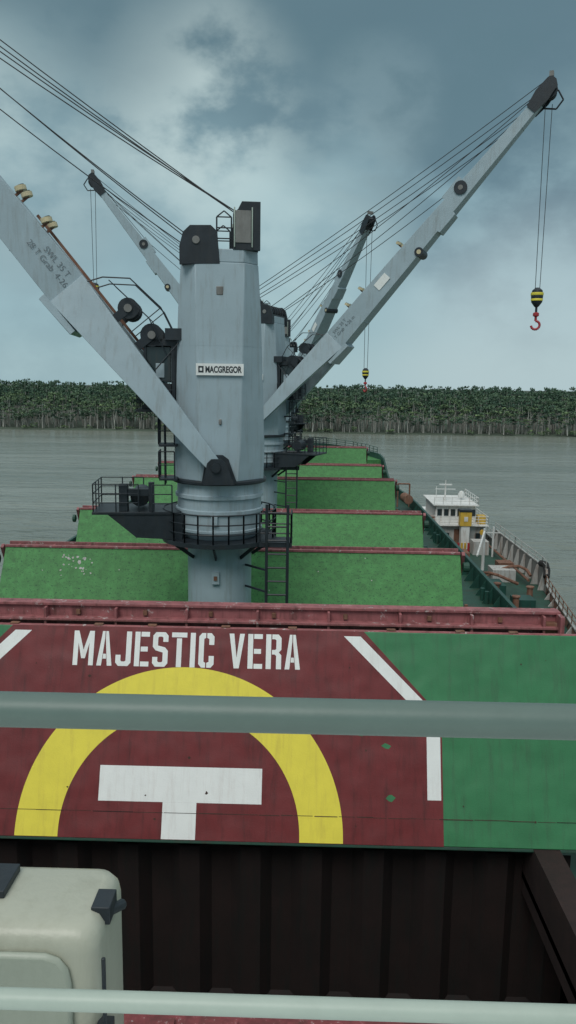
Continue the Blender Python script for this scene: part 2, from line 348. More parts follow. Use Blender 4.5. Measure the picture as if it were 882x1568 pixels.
# ------------------------------------------------------------ hatch covers
def covers(Yb,Yt,Zt,hw,painted=False):
    root=empty('folding_hatch_cover',(CX,0,0))
    face='hgreen' if painted else 'fgreen'
    d=Vector((0,Yt-Yb,Zt-COAM)); L=d.length; d.normalize(); nrm=Vector((0,-d.z,d.y))
    mat=Matrix(((1,0,0,0),(0,d.y,nrm.y,Yb),(0,d.z,nrm.z,COAM),(0,0,0,1)))
    b=MB()
    b.box(-hw,hw,0,L,-.45,0,face)
    for x in np.arange(-hw+1,hw,1.45): b.box(x-.04,x+.04,.15,L-.1,-.75,-.46,'deck')
    b.box(-hw-.05,hw+.05,-.09,-.005,-.5,-.02,'deck')
    o=b.obj('aft_leaf',root,.02,False); o.matrix_local=mat
    b=MB()
    if painted:
        w=10.65
        b.box(-hw,hw,Yt+.01,Yt+.16,Zt-.25,Zt+.01,'rim')
        b.box(-w,w,Yt+.7,Yt+.78,Zt-.6,Zt+.42,'rim')
        b.box(-w,w,Yt+.36,Yt+.7,Zt+.04,Zt+.11,'rim')
        b.box(-w,w,Yt+.6,Yt+1.0,Zt+.422,Zt+.5,'rim')
        b.box(-w,w,Yt+.16,Yt+.4,Zt-.3,Zt-.22,'rim')
        rr_=random.Random(4)
        for x in np.arange(-w+.3,w,2.05):
            b.box(x-.035,x+.035,Yt+.42,Yt+.7,Zt-.2,Zt+.4,'rim')
            q=x+rr_.uniform(.3,.9); b.box(q,q+.12,Yt+.6,Yt+.7,Zt+.16,Zt+.3,'rust')
            q=x+rr_.uniform(.8,1.7); b.box(q,q+.25,Yt+.05,Yt+.2,Zt+.011,Zt+.05,'rust')
        for x in(-w,w-.12): b.box(x,x+.12,Yt+.2,Yt+1.2,Zt-1.2,Zt+.46,'rim')
        b.box(-w,w,Yt+.785,Yt+1.3,-12,Zt+.35,'fgreen')
        b.box(w-.5,w+.1,Yt+.5,Yt+.95,Zt-.35,Zt+.2,'rust')
    else:
        b.box(-hw,hw,Yt-.05,Yt+.12,Zt+.0,Zt+.1,'rim')
        b.box(-hw,hw,Yt+.5,Yt+.58,Zt-.3,Zt+.16,'rim')
        for x in np.arange(-hw+.5,hw,1.6): b.box(x-.04,x+.04,Yt+.12,Yt+.5,Zt-.1,Zt+.06,'rim')
        b.loft([[(-hw,Yt+.6,Zt),(hw,Yt+.6,Zt),(hw,Yt+1.0,Zt),(-hw,Yt+1.0,Zt)],[(-hw,Yt+1.8,COAM),(hw,Yt+1.8,COAM),(hw,Yt+2.2,COAM),(-hw,Yt+2.2,COAM)]],'fgreen')
    for sx in(-1,1):
        x=sx*(hw+.14)
        b.beam((x,Yb+.1,COAM-.2),(x,(Yb+Yt)/2+.1,(Zt+COAM)/2),.16,.16,'deck')
        b.cyl((x,Yb+1.6,COAM-.3),(x,(Yb+Yt)/2+.3,(Zt+COAM)/2+.4),.08,'rust',8)
        b.cyl((x-.05,Yt-.3,Zt-.5),(x+.2*sx,Yt-.3,Zt-.5),.22,'deck',12)
        b.beam((x,Yt,Zt+.05),(x,Yt+.9,Zt-1.5),.14,.25,'rim')
    b.obj('forward_leaf_and_rim',root,.01,False)
    return root,mat,L
root,mat,L=covers(19.3,21.3,-6.83,11.25,True)
def flat(polys,key,name,z,parent=None,mm=None):
    b=MB()
    for p in polys: b.add([(x,y,z) for x,y in p],[tuple(range(len(p)))],key)
    o=b.obj(name,parent or root,0,False,recalc=False); o.matrix_local=mm or mat
    return o
H5=L
redp=[(-7.12,.0),(7.12,.0),(7.12,3.36),(4.98,H5-.0),(-4.98,H5-.0),(-7.12,3.36)]
flat([redp],'red','red_helipad_field',.004)
wl=[(4.89,5.5),(4.42,5.5),(6.70,3.24),(6.70,1.17),(7.07,1.17),(7.07,3.33)]
flat([wl,[(-x,y) for x,y in reversed(wl)]],'white','white_boundary_line',.008)
N=72; cb=.12; ro,ri=4.43,3.26; polys=[]
for i in range(N):
    t0=math.pi*i/N; t1=math.pi*(i+1)/N
    polys.append([(ro*math.cos(t0),cb+ro*math.sin(t0)),(ro*math.cos(t1),cb+ro*math.sin(t1)),(ri*math.cos(t1),cb+ri*math.sin(t1)),(ri*math.cos(t0),cb+ri*math.sin(t0))])
polys.append([(ri,0.01),(ro,0.01),(ro,cb),(ri,cb)]); polys.append([(-ro,0.01),(-ri,0.01),(-ri,cb),(-ro,cb)])
flat(polys,'yellow','yellow_landing_circle',.008)
flat([[(-2.22,.955),(2.22,.955),(2.22,1.88),(-2.22,1.88)],[(-.46,.01),(.46,.01),(.46,.954),(-.46,.954)]],'white','white_landing_letter',.008)
G={'I':(1.4,[[(0,0),(1.4,0),(1.4,10),(0,10)]]),
'T':(4.2,[[(0,8.6),(4.2,8.6),(4.2,10),(0,10)],[(1.4,0),(2.8,0),(2.8,8.3),(1.4,8.3)]]),
'E':(4.0,[[(0,0),(1.4,0),(1.4,10),(0,10)],[(1.65,0),(4,0),(4,1.4),(1.65,1.4)],[(1.65,4.3),(3.6,4.3),(3.6,5.7),(1.65,5.7)],[(1.65,8.6),(4,8.6),(4,10),(1.65,10)]]),
'C':(4.2,[[(0,1),(.8,0),(1.9,0),(1.9,1.4),(1.4,1.7),(1.4,8.3),(1.9,8.6),(1.9,10),(.8,10),(0,9)],[(2.2,8.6),(2.8,8.3),(2.8,6.6),(4.2,6.6),(4.2,9),(3.4,10),(2.2,10)],[(2.2,0),(3.4,0),(4.2,1),(4.2,3.4),(2.8,3.4),(2.8,1.7),(2.2,1.4)]]),
'S':(4.2,[[(0,1),(.8,0),(3.4,0),(4.2,1),(4.2,4.6),(3.4,5.6),(1.4,6.1),(1.4,8.4),(1.7,8.7),(2.5,8.7),(2.8,8.4),(2.8,7.2),(4.2,7.2),(4.2,9),(3.4,10),(.8,10),(0,9),(0,5.7),(.8,4.7),(2.8,4.1),(2.8,1.6),(2.5,1.3),(1.7,1.3),(1.4,1.6),(1.4,2.8),(0,2.8)]]),
'J':(4.2,[[(0,1),(.8,0),(3.4,0),(4.2,1),(4.2,10),(2.8,10),(2.8,1.6),(2.5,1.3),(1.7,1.3),(1.4,1.6),(1.4,3.2),(0,3.2)]]),
'V':(4.2,[[(1.4,0),(2.8,0),(4.2,10),(2.9,10),(2.1,3),(1.3,10),(0,10)]]),
'A':(4.2,[[(0,0),(1.3,0),(2.0,8),(2.0,10),(1.3,10)],[(4.2,0),(2.9,10),(2.2,10),(2.2,8),(2.9,0)],[(1.62,2.0),(2.58,2.0),(2.48,3.4),(1.72,3.4)]]),
'M':(5.6,[[(0,0),(1.3,0),(1.3,6.5),(2.3,2),(3.3,2),(4.3,6.5),(4.3,0),(5.6,0),(5.6,10),(4.3,10),(2.8,4.5),(1.3,10),(0,10)]]),
'R':(4.2,[[(0,0),(1.4,0),(1.4,10),(0,10)],[(1.65,10),(3.4,10),(4.2,9),(4.2,5.6),(3.5,4.8),(4.2,4),(4.2,0),(2.8,0),(2.8,3.8),(2.4,4.2),(1.65,4.2),(1.65,5.5),(2.5,5.5),(2.8,5.8),(2.8,8.3),(2.5,8.6),(1.65,8.6)]]),
' ':(2.2,[])}
x=0; polys=[]; txt='MAJESTIC VERA'
tot=sum(G[c][0]+.95 for c in txt)-.95; hs=.96/10; ws=6.4/tot
for c in txt:
    w,ps=G[c]
    for p in ps: polys.append([((x+a-tot/2)*ws,4.55+bb*hs) for a,bb in p])
    x+=w+.95
flat(polys,'white','ship_name_lettering',.008)
b=MB(); rs=random.Random(9); xx=-11.2
while xx<11.2:
    w_=rs.uniform(.3,1.1); y_=.69+rs.uniform(-.008,.008); h_=rs.uniform(.004,.012)
    b.box(xx,min(11.2,xx+w_),y_-h_,y_+h_,.0085,.012,'seam' if rs.random()<.7 else 'coamd'); xx+=w_+rs.uniform(0,.05)
o=b.obj('weld_seam',root,0,False); o.matrix_local=mat
# chipped-paint patches (irregular small polygons) on the helipad leaf
def blotches(n,seed,x0_,x1_,y0_,y1_,smin,smax):
    rs=random.Random(seed); P_=[]
    for _ in range(n):
        cx_=rs.uniform(x0_,x1_); cy_=rs.uniform(y0_,y1_); s=rs.uniform(smin,smax); k=rs.randint(6,9)
        P_.append([(cx_+s*rs.uniform(.4,1.2)*math.cos(2*math.pi*i/k),cy_+s*rs.uniform(.4,1.2)*math.sin(2*math.pi*i/k)) for i in range(k)])
    return P_
flat(blotches(26,2,-11,11,.3,5.2,.012,.05),'seam','paint_chips',.0125)
flat(blotches(3,5,4.6,6.2,.7,3.2,.08,.14),'hgreen','green_paint_patch',.006)
r2,m2,_=covers(31.5,34.3,-7.35,10.2)
flat(blotches(26,8,-7.6,-6.2,4.2,5.2,.02,.10)+blotches(8,3,-9,8,3.6,5.3,.02,.05),'vwhite','scuffed_paint',.005,r2,m2)
covers(43.2,46,-7.5,10.2); covers(58,61,-7.3,10.2); covers(69.2,71.8,-7.25,10.2); covers(84.5,87,-6.8,9.9)

# ------------------------------------------------------------ ship hull, deck
ship=empty('bulk_carrier_hull')
hb=15.15; YB=80
def outline(off=0,n=14):
    pts=[(CX+hb-off,-25),(CX+hb-off,YB)]
    for i in range(1,n+1):
        t=i/n; a=t*math.pi/2
        pts.append((CX+(hb-off)*math.cos(a)**.85 if t<1 else CX,YB+(45-off)*math.sin(a)))
    left=[(2*CX-x,y) for x,y in reversed(pts[:-1])]
    return pts+left
def sheer(y): return 0 if y<99 else min(1,(y-99)/4)*3.3
b=MB()
ol=outline()
b.loft([[(x,y,-24) for x,y in ol],[(x,y,DECK-.05) for x,y in ol]],'hull',cap=False)
b.obj('shell_plating',ship,0,True)
b=MB()
x0,x1=CX-9.4,CX+9.5
b.box(CX-15.1,x0,-25,YB+2,DECK-.2,DECK,'deck'); b.box(x1,CX+15.1,-25,YB+2,DECK-.2,DECK,'deck')
b.box(x0,x1,-25,12.3,DECK-.2,DECK,'deck'); b.box(x0,x1,20.9,YB+2,DECK-.2,DECK,'deck')
pl=[p for p in outline(.1) if p[1]>=YB]
b.add([(x,y,DECK+.004) for x,y in pl],[tuple(range(len(pl)))],'deck')
fo=[p for p in outline(.1,40) if p[1]>102]
b.loft([[(x,y,DECK+.01) for x,y in fo],[(x,y,-9.6) for x,y in fo]],'fgreen')
b.obj('main_deck',ship,0,False)
b=MB()
o1=outline(0,30); o2=outline(.12,30)
for i in range(len(o1)-1):
    (ax,ay),(bx,by)=o1[i],o1[i+1]; (cx_,cy_),(dx,dy)=o2[i],o2[i+1]
    za=COAM-.15+sheer(ay); zb=COAM-.15+sheer(by)
    vs=[(ax,ay,DECK-.3),(bx,by,DECK-.3),(bx,by,zb),(ax,ay,za),(cx_,cy_,DECK-.3),(dx,dy,DECK-.3),(dx,dy,zb),(cx_,cy_,za)]
    b.add(vs,[(0,1,2,3),(5,4,7,6),(3,2,6,7)],'bulw')
    b.beam((ax,ay,za+.03),(bx,by,zb+.03),.22,.06,'bulw')
for sx in(-1,1):
    for y in np.arange(4,82,1.9):
        X=CX+sx*(hb-.13)
        b.prism([(X,COAM-.2),(X,DECK),(X-sx*.65,DECK)],y-.03,y+.03,'bulw')
    for y in np.arange(10,80,9.4):
        X=CX+sx*(hb-.5); b.cyl((X,y,DECK),(X,y,DECK+.8),.14,'bulw',10); b.cyl((X-sx*.1,y+.8,DECK),(X-sx*.1,y+.8,DECK+.8),.14,'bulw',10)
        b.cyl((CX+sx*12.6,y+3,DECK),(CX+sx*12.6,y+3,DECK+.9),.12,'bulw',10); b.cyl((CX+sx*12.6,y+3,DECK+.9),(CX+sx*12.6,y+3,DECK+1.1),.25,'bulw',12,.2)
    for xx,r in((11.6,.1),(11.95,.07),(12.2,.05)):
        b.cyl((CX+sx*xx,6,DECK+.35),(CX+sx*xx,92,DECK+.35),r,'bulw',8)
    b.cyl((CX+sx*(hb-.9),83,COAM+.2),(CX+sx*(hb-1.1),85,COAM+.2),.5,'rust',14)
    b.tube([(CX+sx*(hb-.3),87,DECK),(CX+sx*(hb-.3),87,COAM+1.4),(CX+sx*(hb-1.6),87,COAM+1.4),(CX+sx*(hb-1.6),87,DECK)],.09,'rust')
fr=[p for p in outline(.25,16) if p[1]>103]
b.railing([(x,y,COAM-.1+3.2) for x,y in fr],.95,'bulw',.035,3,2)
b.railing([(CX-10,102.4,-9.6),(CX+10,102.4,-9.6)],1,'bulw',.03,3,1.6)
b.obj('bulwark_and_deck_fittings',ship,0,True)
b=MB()
for ya,yb in((30.8,48.5),(57.3,74.3),(83.8,96)):
    b.box(CX-9.6,CX+9.6,ya,yb,DECK,COAM-.12,'deck')
    b.box(CX-9.9,CX+9.9,ya-.2,yb+.2,COAM-.3,COAM-.13,'deck')
    for y in np.arange(ya+.4,yb,1.3):
        for sx in(-1,1): b.prism([(CX+sx*9.6,COAM-.3),(CX+sx*9.6,DECK),(CX+sx*10.3,DECK)],y-.03,y+.03,'deck')
b.obj('hatch_coaming',ship,0,False)
b=MB()
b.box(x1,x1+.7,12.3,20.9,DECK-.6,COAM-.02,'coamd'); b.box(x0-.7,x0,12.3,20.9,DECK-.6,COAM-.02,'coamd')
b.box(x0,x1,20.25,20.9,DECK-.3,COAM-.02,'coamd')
b.box(x0,x1,12.3,13.85,DECK-.3,COAM+.02,'coam')
b.box(x0,x1,13.45,13.55,COAM+.022,COAM+.08,'coam')
for x in np.arange(x0+.5,x1,1.2): b.box(x,x+.25,12.85,13.2,COAM+.022,COAM+.12,'coam')
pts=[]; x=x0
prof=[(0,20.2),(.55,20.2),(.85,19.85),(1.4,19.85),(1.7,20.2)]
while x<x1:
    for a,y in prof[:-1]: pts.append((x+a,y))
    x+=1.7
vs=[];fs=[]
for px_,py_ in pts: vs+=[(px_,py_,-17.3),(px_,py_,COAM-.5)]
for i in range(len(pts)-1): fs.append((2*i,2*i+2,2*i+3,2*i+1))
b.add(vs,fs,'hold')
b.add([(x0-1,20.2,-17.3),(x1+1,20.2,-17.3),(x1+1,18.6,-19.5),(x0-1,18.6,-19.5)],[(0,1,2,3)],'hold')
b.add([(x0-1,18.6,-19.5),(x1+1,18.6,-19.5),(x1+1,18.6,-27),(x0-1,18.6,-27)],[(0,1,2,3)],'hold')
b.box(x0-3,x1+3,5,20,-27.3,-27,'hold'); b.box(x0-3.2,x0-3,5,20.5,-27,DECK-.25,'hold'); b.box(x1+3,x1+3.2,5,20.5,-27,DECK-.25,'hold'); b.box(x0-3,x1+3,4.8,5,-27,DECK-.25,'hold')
b.obj('cargo_hold_interior',ship,0,False)
b=MB()
b.cyl((CX,112,-9.6),(CX,112,-1.5),.3,'grey',12,.15); b.beam((CX-1.2,112,-2.6),(CX+1.2,112,-2.6),.1,.1,'grey')
for sx in(-1,1):
    b.cyl((CX+sx*4,108,-8.9),(CX+sx*6,108,-8.9),.55,'black',16); b.box(CX+sx*5-.6,CX+sx*5+.6,107.3,108.7,-9.6,-8.9,'rust')
    b.cyl((CX+sx*7,106,-9.6),(CX+sx*7,106,-8.3),.25,'rust',12)
b.obj('forecastle_equipment',ship)
b=MB()
b.box(CX-14,CX+14,-14,1.22,-4.2,-1.6,'white'); b.box(CX-14,CX+14,-14,4.3,DECK,-4.22,'white')
for x in np.arange(CX-12,CX+12,2.6):
    for z in(-12,-9.3,-6.6): b.box(x,x+.9,4.29,4.33,z,z+.8,'glass')
b.obj('accommodation_block',ship,.02,False)

rl=empty('bridge_handrail')
b=MB()
b.cyl((-4,1.02,-.449),(4,1.02,-.449),.0243,'rail',40)
for x in(-2.4,-1.15,1.1,2.4): b.cyl((x,1.02,-1.6),(x,1.02,-.47),.022,'rail',16)
b.obj('top_rail',rl)
b=MB(); b.cyl((-4,1.12,-.99),(4,1.12,-.99),.016,'rail2',32); b.obj('lower_rail',rl)

lk=empty('fibreglass_locker',(-1.62,3.85,-4.24))
b=MB()
def rr(hx,hy,r,z,n=5):
    p=[]
    for cx_,cy_,a in((hx-r,hy-r,0),(-hx+r,hy-r,90),(-hx+r,-hy+r,180),(hx-r,-hy+r,270)):
        for i in range(n+1):
            t=R(a+90*i/n); p.append((cx_+r*math.cos(t),cy_+r*math.sin(t),z))
    return p
b.loft([rr(.6,.3,.1,.05),rr(.6,.3,.1,1.36),rr(.592,.29,.1,1.42),rr(.565,.265,.1,1.465),rr(.52,.22,.08,1.485)],'locker')
b.obj('locker_body',lk)
b=MB()
pr=[(-.52,.2),(.47,.2),(.47,1.22),(.455,1.3),(.41,1.36),(.34,1.385),(-.52,1.385)]
b.prism(pr,-.345,-.3,'lockerg'); b.obj('locker_door',lk,.02)
b=MB()
b.cyl((.56,-.1,1.44),(.64,.08,1.38),.03,'black',10); b.box(.52,.62,-.12,.04,1.4,1.5,'black'); b.box(.58,.66,-.32,-.22,.85,.95,'black'); b.cyl((.63,-.3,1.35),(.63,-.3,.3),.012,'black',8)
b.box(-.25,.03,-.05,.2,1.486,1.53,'black'); b.box(-.5,.5,-.25,.25,0,.05,'black')
b.cyl((.47,-.36,.9),(.62,-.34,.9),.02,'pane',8); b.cyl((.47,-.36,.6),(.62,-.34,.6),.02,'pane',8)
b.obj('locker_latches',lk,.01)

# ------------------------------------------------------------ vessel alongside
vs_=empty('supply_vessel')
vx=16.35
TBL=((100,3.0),(97,3.7),(90,4),(83.3,4),(83,4),(75,4),(66,4),(64.5,3.85),(64.1,3.8),(58,2.95),(51.5,2.1),(46.5,1.3),(44.5,.25))
def vout(z,k=1):
    p=[(vx+w*k,y,z) for y,w in TBL]
    return p+[(2*vx-x,y,z) for x,y,z in reversed(p)]
b=MB()
b.loft([vout(-20.5,.85),vout(-17.3)],'hull'); b.loft([vout(-17.29,1.02),vout(-16.9,1.02)],'tyre')
b.obj('hull',vs_)
b=MB()
zz=lambda p: 1.2 if 64.2<p[1]<83.2 else 0
o1=vout(-16.2,1.02); o0=vout(-17.0,1.0)
for i in range(len(o1)):
    j=(i+1)%len(o1)
    a=o1[i];c=o1[j];a0=o0[i];c0=o0[j]
    a=(a[0],a[1],a[2]+zz(a)); c=(c[0],c[1],c[2]+zz(c))
    b.add([a0,c0,c,a],[(0,1,2,3)],'rust' if (a[1]<64.3) else 'pane'); b.beam(a,c,.16,.1,'vwhite')
for y in np.arange(65,83,2.1):
    b.prism([(vx+4.0,-15.1),(vx+4.0,-16.9),(vx+3.4,-16.9),(vx+3.85,-15.1)],y-.05,y+.05,'vwhite')
for y,w in((62,3.5),(60,3.2),(58,2.9),(55.5,2.6),(53,2.3),(50,1.85),(47.5,1.4)):
    b.prism([(vx+w,-16.3),(vx+w,-16.9),(vx+w-.4,-16.9)],y-.05,y+.05,'vwhite')
b.add(vout(-16.88,.99),[tuple(range(26))],'deck')
b.railing([(x,y,z) for x,y,z in vout(-15.0) if 64.2<y<83.2 and x>vx],.8,'vwhite',.03,2,2)
b.railing([(x,y,z) for x,y,z in vout(-16.2) if 50<y<64.6 and x>vx],.8,'rust',.035,2,1.5)
b.railing([(x,y,z) for x,y,z in vout(-16.2) if 83<y<101 and x>vx],.9,'vwhite',.03,3,1.5)
b.obj('bulwark',vs_,0,False)
b=MB()
b.box(vx-2.9,vx+2.9,83,95,-16.9,-14.6,'vwhite'); b.box(vx-3.2,vx+3.2,82.5,95.5,-14.6,-14.5,'swhite')
b.box(vx-2.3,vx+2.0,84,91,-14.5,-12.6,'swhite'); b.box(vx-2.6,vx+2.3,83.6,91.4,-12.6,-12.48,'swhite')
for x in np.arange(vx-2.1,vx+1.8,.72): b.box(x,x+.5,83.96,84.02,-13.8,-13.0,'glass')
for x in np.arange(vx-2.5,vx+2.5,1.1): b.box(x,x+.5,82.96,83.02,-16.0,-15.4,'glass')
b.box(vx-.4,vx+.4,82.95,83.03,-16.85,-15.0,'rust')
b.railing([(vx-3.1,83,-14.5),(vx-3.1,82.6,-14.5),(vx+3.1,82.6,-14.5),(vx+3.1,95,-14.5)],.95,'swhite',.035,3,1)
b.railing([(vx-2.5,83.7,-12.48),(vx+2.2,83.7,-12.48),(vx+2.2,91,-12.48)],.8,'swhite',.035,2,1)
b.box(vx+2.2,vx+3.0,83.4,84.6,-14.5,-13.6,'orange'); b.box(vx-3.0,vx-2.45,83.2,84.2,-14.5,-13.7,'rust')
for x in(-2.7,2.5): b.cyl((vx+x,82.3,-15.2),(vx+x,82.45,-15.2),.3,'orange',14)
b.obj('deckhouse',vs_,.03,False)
b=MB()
b.box(vx-.1,vx+1.1,81.4,82.4,-14.4,-12.9,'orange'); b.box(vx-.15,vx+1.15,81.35,82.45,-12.9,-12.65,'black')
b.box(vx+.05,vx+.95,81.5,82.4,-16.9,-14.4,'swhite'); b.box(vx+.3,vx+.7,81.36,81.41,-13.9,-13.4,'swhite')
b.obj('funnel',vs_,.08,False)
b=MB()
b.cyl((vx-.8,87,-12.5),(vx-.8,87,-10.2),.12,'swhite',8,.05); b.beam((vx-1.9,87,-11.2),(vx+.3,87,-11.2),.08,.08,'swhite'); b.beam((vx-1.5,87,-10.7),(vx-.1,87,-10.7),.25,.12,'swhite')
b.cyl((vx-1.8,87,-12.5),(vx-1.8,87,-10.9),.04,'swhite',6); b.lathe([(.05,-12.4),(.35,-12.2),(.4,-11.9),(.25,-11.6),(.05,-11.5)],'swhite',12,(vx+1.2,88))
b.cyl((vx+.3,72,-16.9),(vx+.3,72,-12.9),.16,'swhite',8,.1); b.cyl((vx+.3,72,-13.2),(vx-1.6,66,-14.2),.09,'swhite',8)
b.cyl((vx+2.6,78,-16.9),(vx+2.6,78,-13.8),.1,'swhite',8); b.beam((vx+1.9,78,-14.4),(vx+3.3,78,-14.4),.08,.08,'swhite')
for x_,y,w,h,k in((-1,64,1.2,.9,'bulw'),(1.2,68.5,1,1.1,'vwhite'),(-1.4,76,1.1,1,'rust'),(.8,60,.8,.7,'bulw'),(2.3,72,.7,.9,'rust'),(-.5,55,.8,.6,'bulw'),(1.6,79.5,.8,1.4,'vwhite')): b.box(vx+x_-w,vx+x_+w,y-w,y+w,-16.9,-16.9+h,k)
for y,x in((62,1.9),(63,-.5),(59,0),(52.5,.8),(50,-.3)): b.cyl((vx+x,y,-16.9),(vx+x,y,-15.9),.25,'rust',10); b.cyl((vx+x,y,-15.9),(vx+x,y,-15.8),.33,'rust',10)
for i in range(9): b.cyl((vx-1.4+i*.35,80.5,-16.9),(vx-1.4+i*.35,80.5,-16.0),.12,'orange' if i%3 else 'hookred',8)
b.cyl((vx-2.2,66,-16.5),(vx-2.2,80,-16.5),.12,'rust',8); b.cyl((vx+2.9,66,-16.3),(vx+2.9,81,-16.3),.12,'rust',8)
pts=[(vx+1+2.2*math.cos(t),66.5+2*math.sin(t),-16.0+.5*math.sin(t*2)) for t in np.linspace(0,5,14)]
b.tube(pts,.13,'rust')
b.obj('mast_and_deck_gear',vs_)
b=MB()
for y in(46,48.5,51,54,57,60,63,66,70,75,80,86,92):
    w=float(np.interp(y,[a for a,_ in TBL[::-1]],[c for _,c in TBL[::-1]]))
    for sx in(-1,1):
        c=Vector((vx+sx*(w+.2),y,-17.0)); pts=[c+Vector((0,.5*math.cos(2*math.pi*i/10),.5*math.sin(2*math.pi*i/10))) for i in range(11)]
        b.tube(pts,.18,'tyre',8)
b.tube([(vx+3.9,66.2,-14.9+.1),(vx+4.15,65.6,-14.8),(vx+4.1,65.0,-15.1),(vx+3.9,64.4,-15.6)],.28,'tyre',10)
b.obj('tyre_fenders',vs_)

# ------------------------------------------------------------ water, bank, forest
wm=bpy.data.materials.new('river_water'); wm.use_nodes=True; nt=wm.node_tree; bs=nt.nodes['Principled BSDF']
bs.inputs['Roughness'].default_value=.2; bs.inputs['IOR'].default_value=1.33
tc=nn(nt,'ShaderNodeTexCoord')
def wn(sx,sy,scale,det=4,rot=0):
    mp=nn(nt,'ShaderNodeMapping'); mp.inputs['Scale'].default_value=(sx,sy,1); mp.inputs['Rotation'].default_value=(0,0,rot); nt.links.new(tc.outputs['Object'],mp.inputs['Vector'])
    n=nn(nt,'ShaderNodeTexNoise'); n.inputs['Scale'].default_value=scale; n.inputs['Detail'].default_value=det; nt.links.new(mp.outputs[0],n.inputs['Vector']); return n
a1=wn(.4,1,.6,4,R(14)); a2=wn(.12,1,.05,4,R(-6)); a3=wn(.3,1,.13,3,R(8))
bp0=nn(nt,'ShaderNodeBump'); bp0.inputs['Strength'].default_value=.7; bp0.inputs['Distance'].default_value=1.6; nt.links.new(a3.outputs['Fac'],bp0.inputs['Height'])
bp=nn(nt,'ShaderNodeBump'); bp.inputs['Strength'].default_value=.8; bp.inputs['Distance'].default_value=.5; nt.links.new(a1.outputs['Fac'],bp.inputs['Height']); nt.links.new(bp0.outputs[0],bp.inputs['Normal']); nt.links.new(bp.outputs[0],bs.inputs['Normal'])
cm=nn(nt,'ShaderNodeMapRange'); cm.inputs['From Min'].default_value=.35; cm.inputs['From Max'].default_value=.65; nt.links.new(a2.outputs['Fac'],cm.inputs['Value'])
cr=nn(nt,'ShaderNodeMix',data_type='RGBA'); cr.inputs['A'].default_value=(.15,.17,.14,1); cr.inputs['B'].default_value=(.22,.24,.205,1); nt.links.new(cm.outputs[0],cr.inputs['Factor']); nt.links.new(cr.outputs['Result'],bs.inputs['Base Color'])
M['water']=wm
b=MB(); b.add([(-5000,-3000,WATER),(5000,-3000,WATER),(5000,6000,WATER),(-5000,6000,WATER)],[(0,1,2,3)],'water'); b.obj('river_water',None,0,False)
M['mud']=paint('river_bank_mud',(.06,.085,.06),.9,.3,.05,streak=False)
b=MB()
xs=np.arange(-2500,2501,10); rs=random.Random(3)
e=[333+1.5*math.sin(x*.02)+rs.uniform(-1.2,1.2) for x in xs]
vs=[];fs=[]
for x,y in zip(xs,e): vs+=[(x,y-2,WATER-.2),(x,y+1.5,WATER+.5),(x,6000,WATER+1)]
for i in range(len(xs)-1):
    fs+=[(3*i,3*i+3,3*i+4,3*i+1),(3*i+1,3*i+4,3*i+5,3*i+2)]
b.add(vs,fs,'mud'); b.obj('river_bank',None,0,False)

def leafmat(name,dark,light):
    m=bpy.data.materials.new(name); m.use_nodes=True; nt=m.node_tree; bs=nt.nodes['Principled BSDF']
    at=nn(nt,'ShaderNodeAttribute'); at.attribute_name='tint'
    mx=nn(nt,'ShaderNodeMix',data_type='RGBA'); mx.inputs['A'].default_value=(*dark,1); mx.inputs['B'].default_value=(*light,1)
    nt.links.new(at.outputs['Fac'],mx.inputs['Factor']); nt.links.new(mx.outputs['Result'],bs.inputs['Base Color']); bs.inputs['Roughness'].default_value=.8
    bs.inputs['Specular IOR Level'].default_value=.2
    return m
rng=np.random.default_rng(11)
def tree_tpl(h,crown0,ncl,nl,rad,trunk=True,tr=.2):
    V=[];F=[];Mt=[];T=[]
    def stick(p,q,r0,r1):
        o=len(V)
        for c,r in((p,r0),(q,r1)):
            for k in range(4):
                a=k*math.pi/2; V.append((c[0]+r*math.cos(a),c[1]+r*math.sin(a),c[2]))
        for k in range(4): F.append((o+k,o+(k+1)%4,o+4+(k+1)%4,o+4+k)); Mt.append(1)
        T.extend([rng.uniform(.2,1)]*8)
    if trunk:
        for kk in range(2):
            lx,ly=rng.uniform(-1.2,1.2,2); bx,by=rng.uniform(-.5,.5,2)
            mid=(lx*.5+bx,ly*.5+by,h*.45); top=(lx,ly,h*.88)
            stick((bx,by,0),mid,tr,tr*.75); stick(mid,top,tr*.75,.05)
            for k in range(2):
                a=rng.uniform(0,6.28); z=h*rng.uniform(.25,.55); r=rng.uniform(1,2.4)
                stick((lx*z/h,ly*z/h,z),(lx+r*math.cos(a),ly+r*math.sin(a),z+h*.25),.1,.04)
    for k in range(ncl):
        a=rng.uniform(0,6.28); zz_=rng.uniform(crown0,.93); rr_=rad*math.sqrt(rng.uniform(0,1))*(1.1-.9*abs(zz_-.68))
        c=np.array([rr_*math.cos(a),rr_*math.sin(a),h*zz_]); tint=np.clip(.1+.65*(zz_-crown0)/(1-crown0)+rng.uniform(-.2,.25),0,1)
        for j in range(nl):
            d=rng.normal(0,1,3); d/=np.linalg.norm(d); pc=c+d*rng.uniform(.2,1.0)*np.array([1.2,1.2,.6])
            u=rng.normal(0,1,3); u/=np.linalg.norm(u); w=np.cross(u,d+rng.normal(0,.4,3)); w/=np.linalg.norm(w)+1e-6
            s=rng.uniform(.24,.44); o=len(V)
            V.extend([tuple(pc+u*s),tuple(pc+w*s*.8),tuple(pc-u*s),tuple(pc-w*s*.8)]); F.append((o,o+1,o+2,o+3)); Mt.append(0)
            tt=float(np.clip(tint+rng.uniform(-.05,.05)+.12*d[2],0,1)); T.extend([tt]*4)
    return np.array(V),np.array(F),np.array(Mt),np.array(T)
tf=[tree_tpl(13,c,14,17,r,True,.2) for c,r in((.5,2.6),(.42,2.2),(.55,3.0),(.36,2.3),(.48,2.8),(.6,2.4))]
